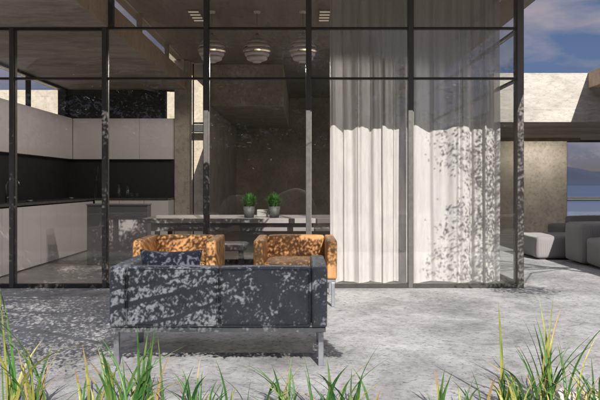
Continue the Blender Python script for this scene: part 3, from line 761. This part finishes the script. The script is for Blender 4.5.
# ------------------------------------------------------------------ grass tufts and stones
def tuft(x, y, nb, hmax, spread, lab, seed, lean=0, mixw=(6, 2, 2), wid=.0066):
    r_ = random.Random(seed); bm = bmesh.new()
    for k in range(nb):
        a = r_.uniform(0, 6.283); rr = min(spread*.55, abs(r_.gauss(0, spread*(.38 if nb > 10 else .08)))); rr *= .35 if k < 4 else 1; p = Vector((x+math.cos(a)*rr*1.3, y+math.sin(a)*rr*.6, -.04))
        h = hmax*(1-r_.random()**.9*.8) if k > 2 else hmax*r_.uniform(.8, 1)
        ang = r_.uniform(0, 6.283); out_ = Vector((math.cos(ang)+lean, math.sin(ang)*.6, 0)); bend = h*(.10+abs(r_.gauss(.28, .32))); s0 = Vector((math.cos(ang+1.3), math.sin(ang+1.3)*.4, 0)).normalized()
        s0.y *= .5; w0 = wid*r_.uniform(.6, 1.25)*(1.3 if k < 4 else 1); mi = r_.choices((0, 1, 2), mixw)[0]; N = 9; prev = None
        mi = 0 if mi == 2 and r_.random() < .5 else mi; tipd = 2 if (r_.random() < .07) else mi
        for i in range(N+1):
            u = i/N; c = p+out_*bend*(u**1.9)+Vector((0, 0, h*(u-.22*u*u*min(1.5, bend/h*1.6))))
            wv = w0*(1-u**2.2)*(.7+.6*min(1, u*3))+.0004; f = out_.cross(Vector((0, 0, 1)))*0
            row = (bm.verts.new(c-s0*wv), bm.verts.new(c+Vector((0, .4*wv, -.15*wv))), bm.verts.new(c+s0*wv))
            if prev:
                for q in (0, 1):
                    fc = bm.faces.new((prev[q], prev[q+1], row[q+1], row[q])); fc.material_index = tipd if u > .72 else mi; fc.smooth = True
            prev = row
    return tag(obj('grass_tuft', bm, [M['blade_g'], M['blade_y'], M['blade_b']]), lab, 'grass tuft', 'grass tufts along the terrace edge')
def PXY(px, D): return (px-303)/700*D
T = [(14, 3.72, 26, .90, .3, 'tall sparse grass tuft at the far left, one yellow blade rising highest', 3, .05, (7, 3, 1)),
     (32, 3.68, 20, .50, .25, 'lower grass clump overlapping the leftmost tall tuft', 4, .1, (7, 2, 1)),
     (112, 3.78, 40, .48, .34, 'bushy grass tuft in front of the left end of the sofa', 5, -.1, (8, 2, 1)),
     (140, 3.72, 34, .56, .3, 'tall bushy tuft with reddish tips in front of the sofa, left of its middle', 6, .1, (7, 2, 2)),
     (190, 3.75, 24, .36, .3, 'short olive tuft in front of the dappled middle of the sofa', 7, -.1, (7, 2, 2)),
     (208, 3.72, 16, .24, .2, 'smallest olive tuft in front of the middle of the sofa', 8, .1, (6, 1, 2)),
     (284, 3.78, 34, .37, .42, 'spreading low green tuft in front of the plain right half of the sofa', 9, -.15, (9, 1, 1)),
     (338, 3.74, 30, .48, .34, 'green tuft with arching blades beside the sofa right leg', 10, .1, (9, 1, 1)),
     (372, 3.70, 8, .20, .2, 'tiny dark tuft on the bare terrace edge right of the sofa', 11, .2, (7, 1, 2)),
     (440, 3.74, 9, .30, .2, 'thin wispy tuft of few dark blades before the curtain', 12, .2, (8, 1, 1)),
     (462, 3.70, 5, .25, .15, 'pair of short thin blades right of the wispy tuft', 22, .3, (8, 1, 1)),
     (505, 3.80, 30, .30, .32, 'low yellow green tuft left of the white stones', 13, -.2, (7, 4, 1)),
     (548, 3.84, 44, .68, .34, 'tallest tuft on the right with yellow stems among the white stones', 14, -.05, (6, 6, 1)),
     (566, 3.74, 34, .50, .36, 'dense green tuft leaning right over the white stones', 15, .25, (8, 2, 2)),
     (604, 3.8, 22, .38, .3, 'green tuft cut by the right edge of the picture', 16, -.2, (9, 1, 1))]
for px, D, nb, h, sp, lab, sd, ln, mw in T: tuft(PXY(px, D-.06), D-.06, max(5, int(nb*.85)), h, sp, lab, sd, ln, mw)
def stone(px, D, r, sx, sz, mat, lab, seed):
    bm = bmesh.new(); bmesh.ops.create_icosphere(bm, subdivisions=4, radius=1)
    D -= .07; x, y = PXY(px, D), D; sz *= 1.15
    for v in bm.verts:
        n_ = v.co.normalized(); k = 1+.28*noise.noise(n_*1.3+Vector((seed, 0, 0)))+.07*noise.noise(n_*4+Vector((seed, 4, 0)))
        v.co = Vector((x+n_.x*r*sx*k, y+n_.y*r*k, -.035+r*sz*.6+n_.z*r*sz*k))
    return tag(obj('garden_stone', bm, mat, None, True), lab, 'stone', 'stones at the terrace edge')
stone(565, 3.88, .085, 1.3, .75, M['stone_w'], 'largest white stone behind the tall right grass tuft', 1)
stone(541, 3.84, .05, 1.2, .7, M['stone_w'], 'white stone left of the tall right tuft', 2)
stone(590, 3.86, .095, 1.5, .6, M['stone_t'], 'flat tan stone under the leaning tuft near the right edge', 3)
stone(606, 3.93, .07, 1.2, .8, M['stone_w'], 'white stone cut by the right edge of the picture', 4)
stone(520, 3.86, .035, 1.4, .7, M['stone_w'], 'small white stone between the two right tufts', 5)
stone(498, 3.90, .03, 1.4, .6, M['stone_t'], 'smallest brownish stone left of the white ones', 6)
# boulders in the garden behind the viewpoint (mirrored in the glass)
def boulder(x, y, r, lab, seed):
    bm = bmesh.new(); bmesh.ops.create_icosphere(bm, subdivisions=4, radius=r)
    for v in bm.verts: v.co = v.co*(1+.12*noise.noise(v.co*1.5+Vector((seed, 0, 0))))+Vector((x, y, r*.72-.06))
    tag(obj('boulder', bm, M['stone_t'], None, True), lab, 'boulder', 'boulders in the garden')
boulder(-.25, -5.2, .66, 'large rounded boulder in the garden mirrored in the glass beside the potted grasses', 3)
boulder(-2.1, -6.0, .55, 'smaller rounded boulder in the garden further from the curtain', 8)
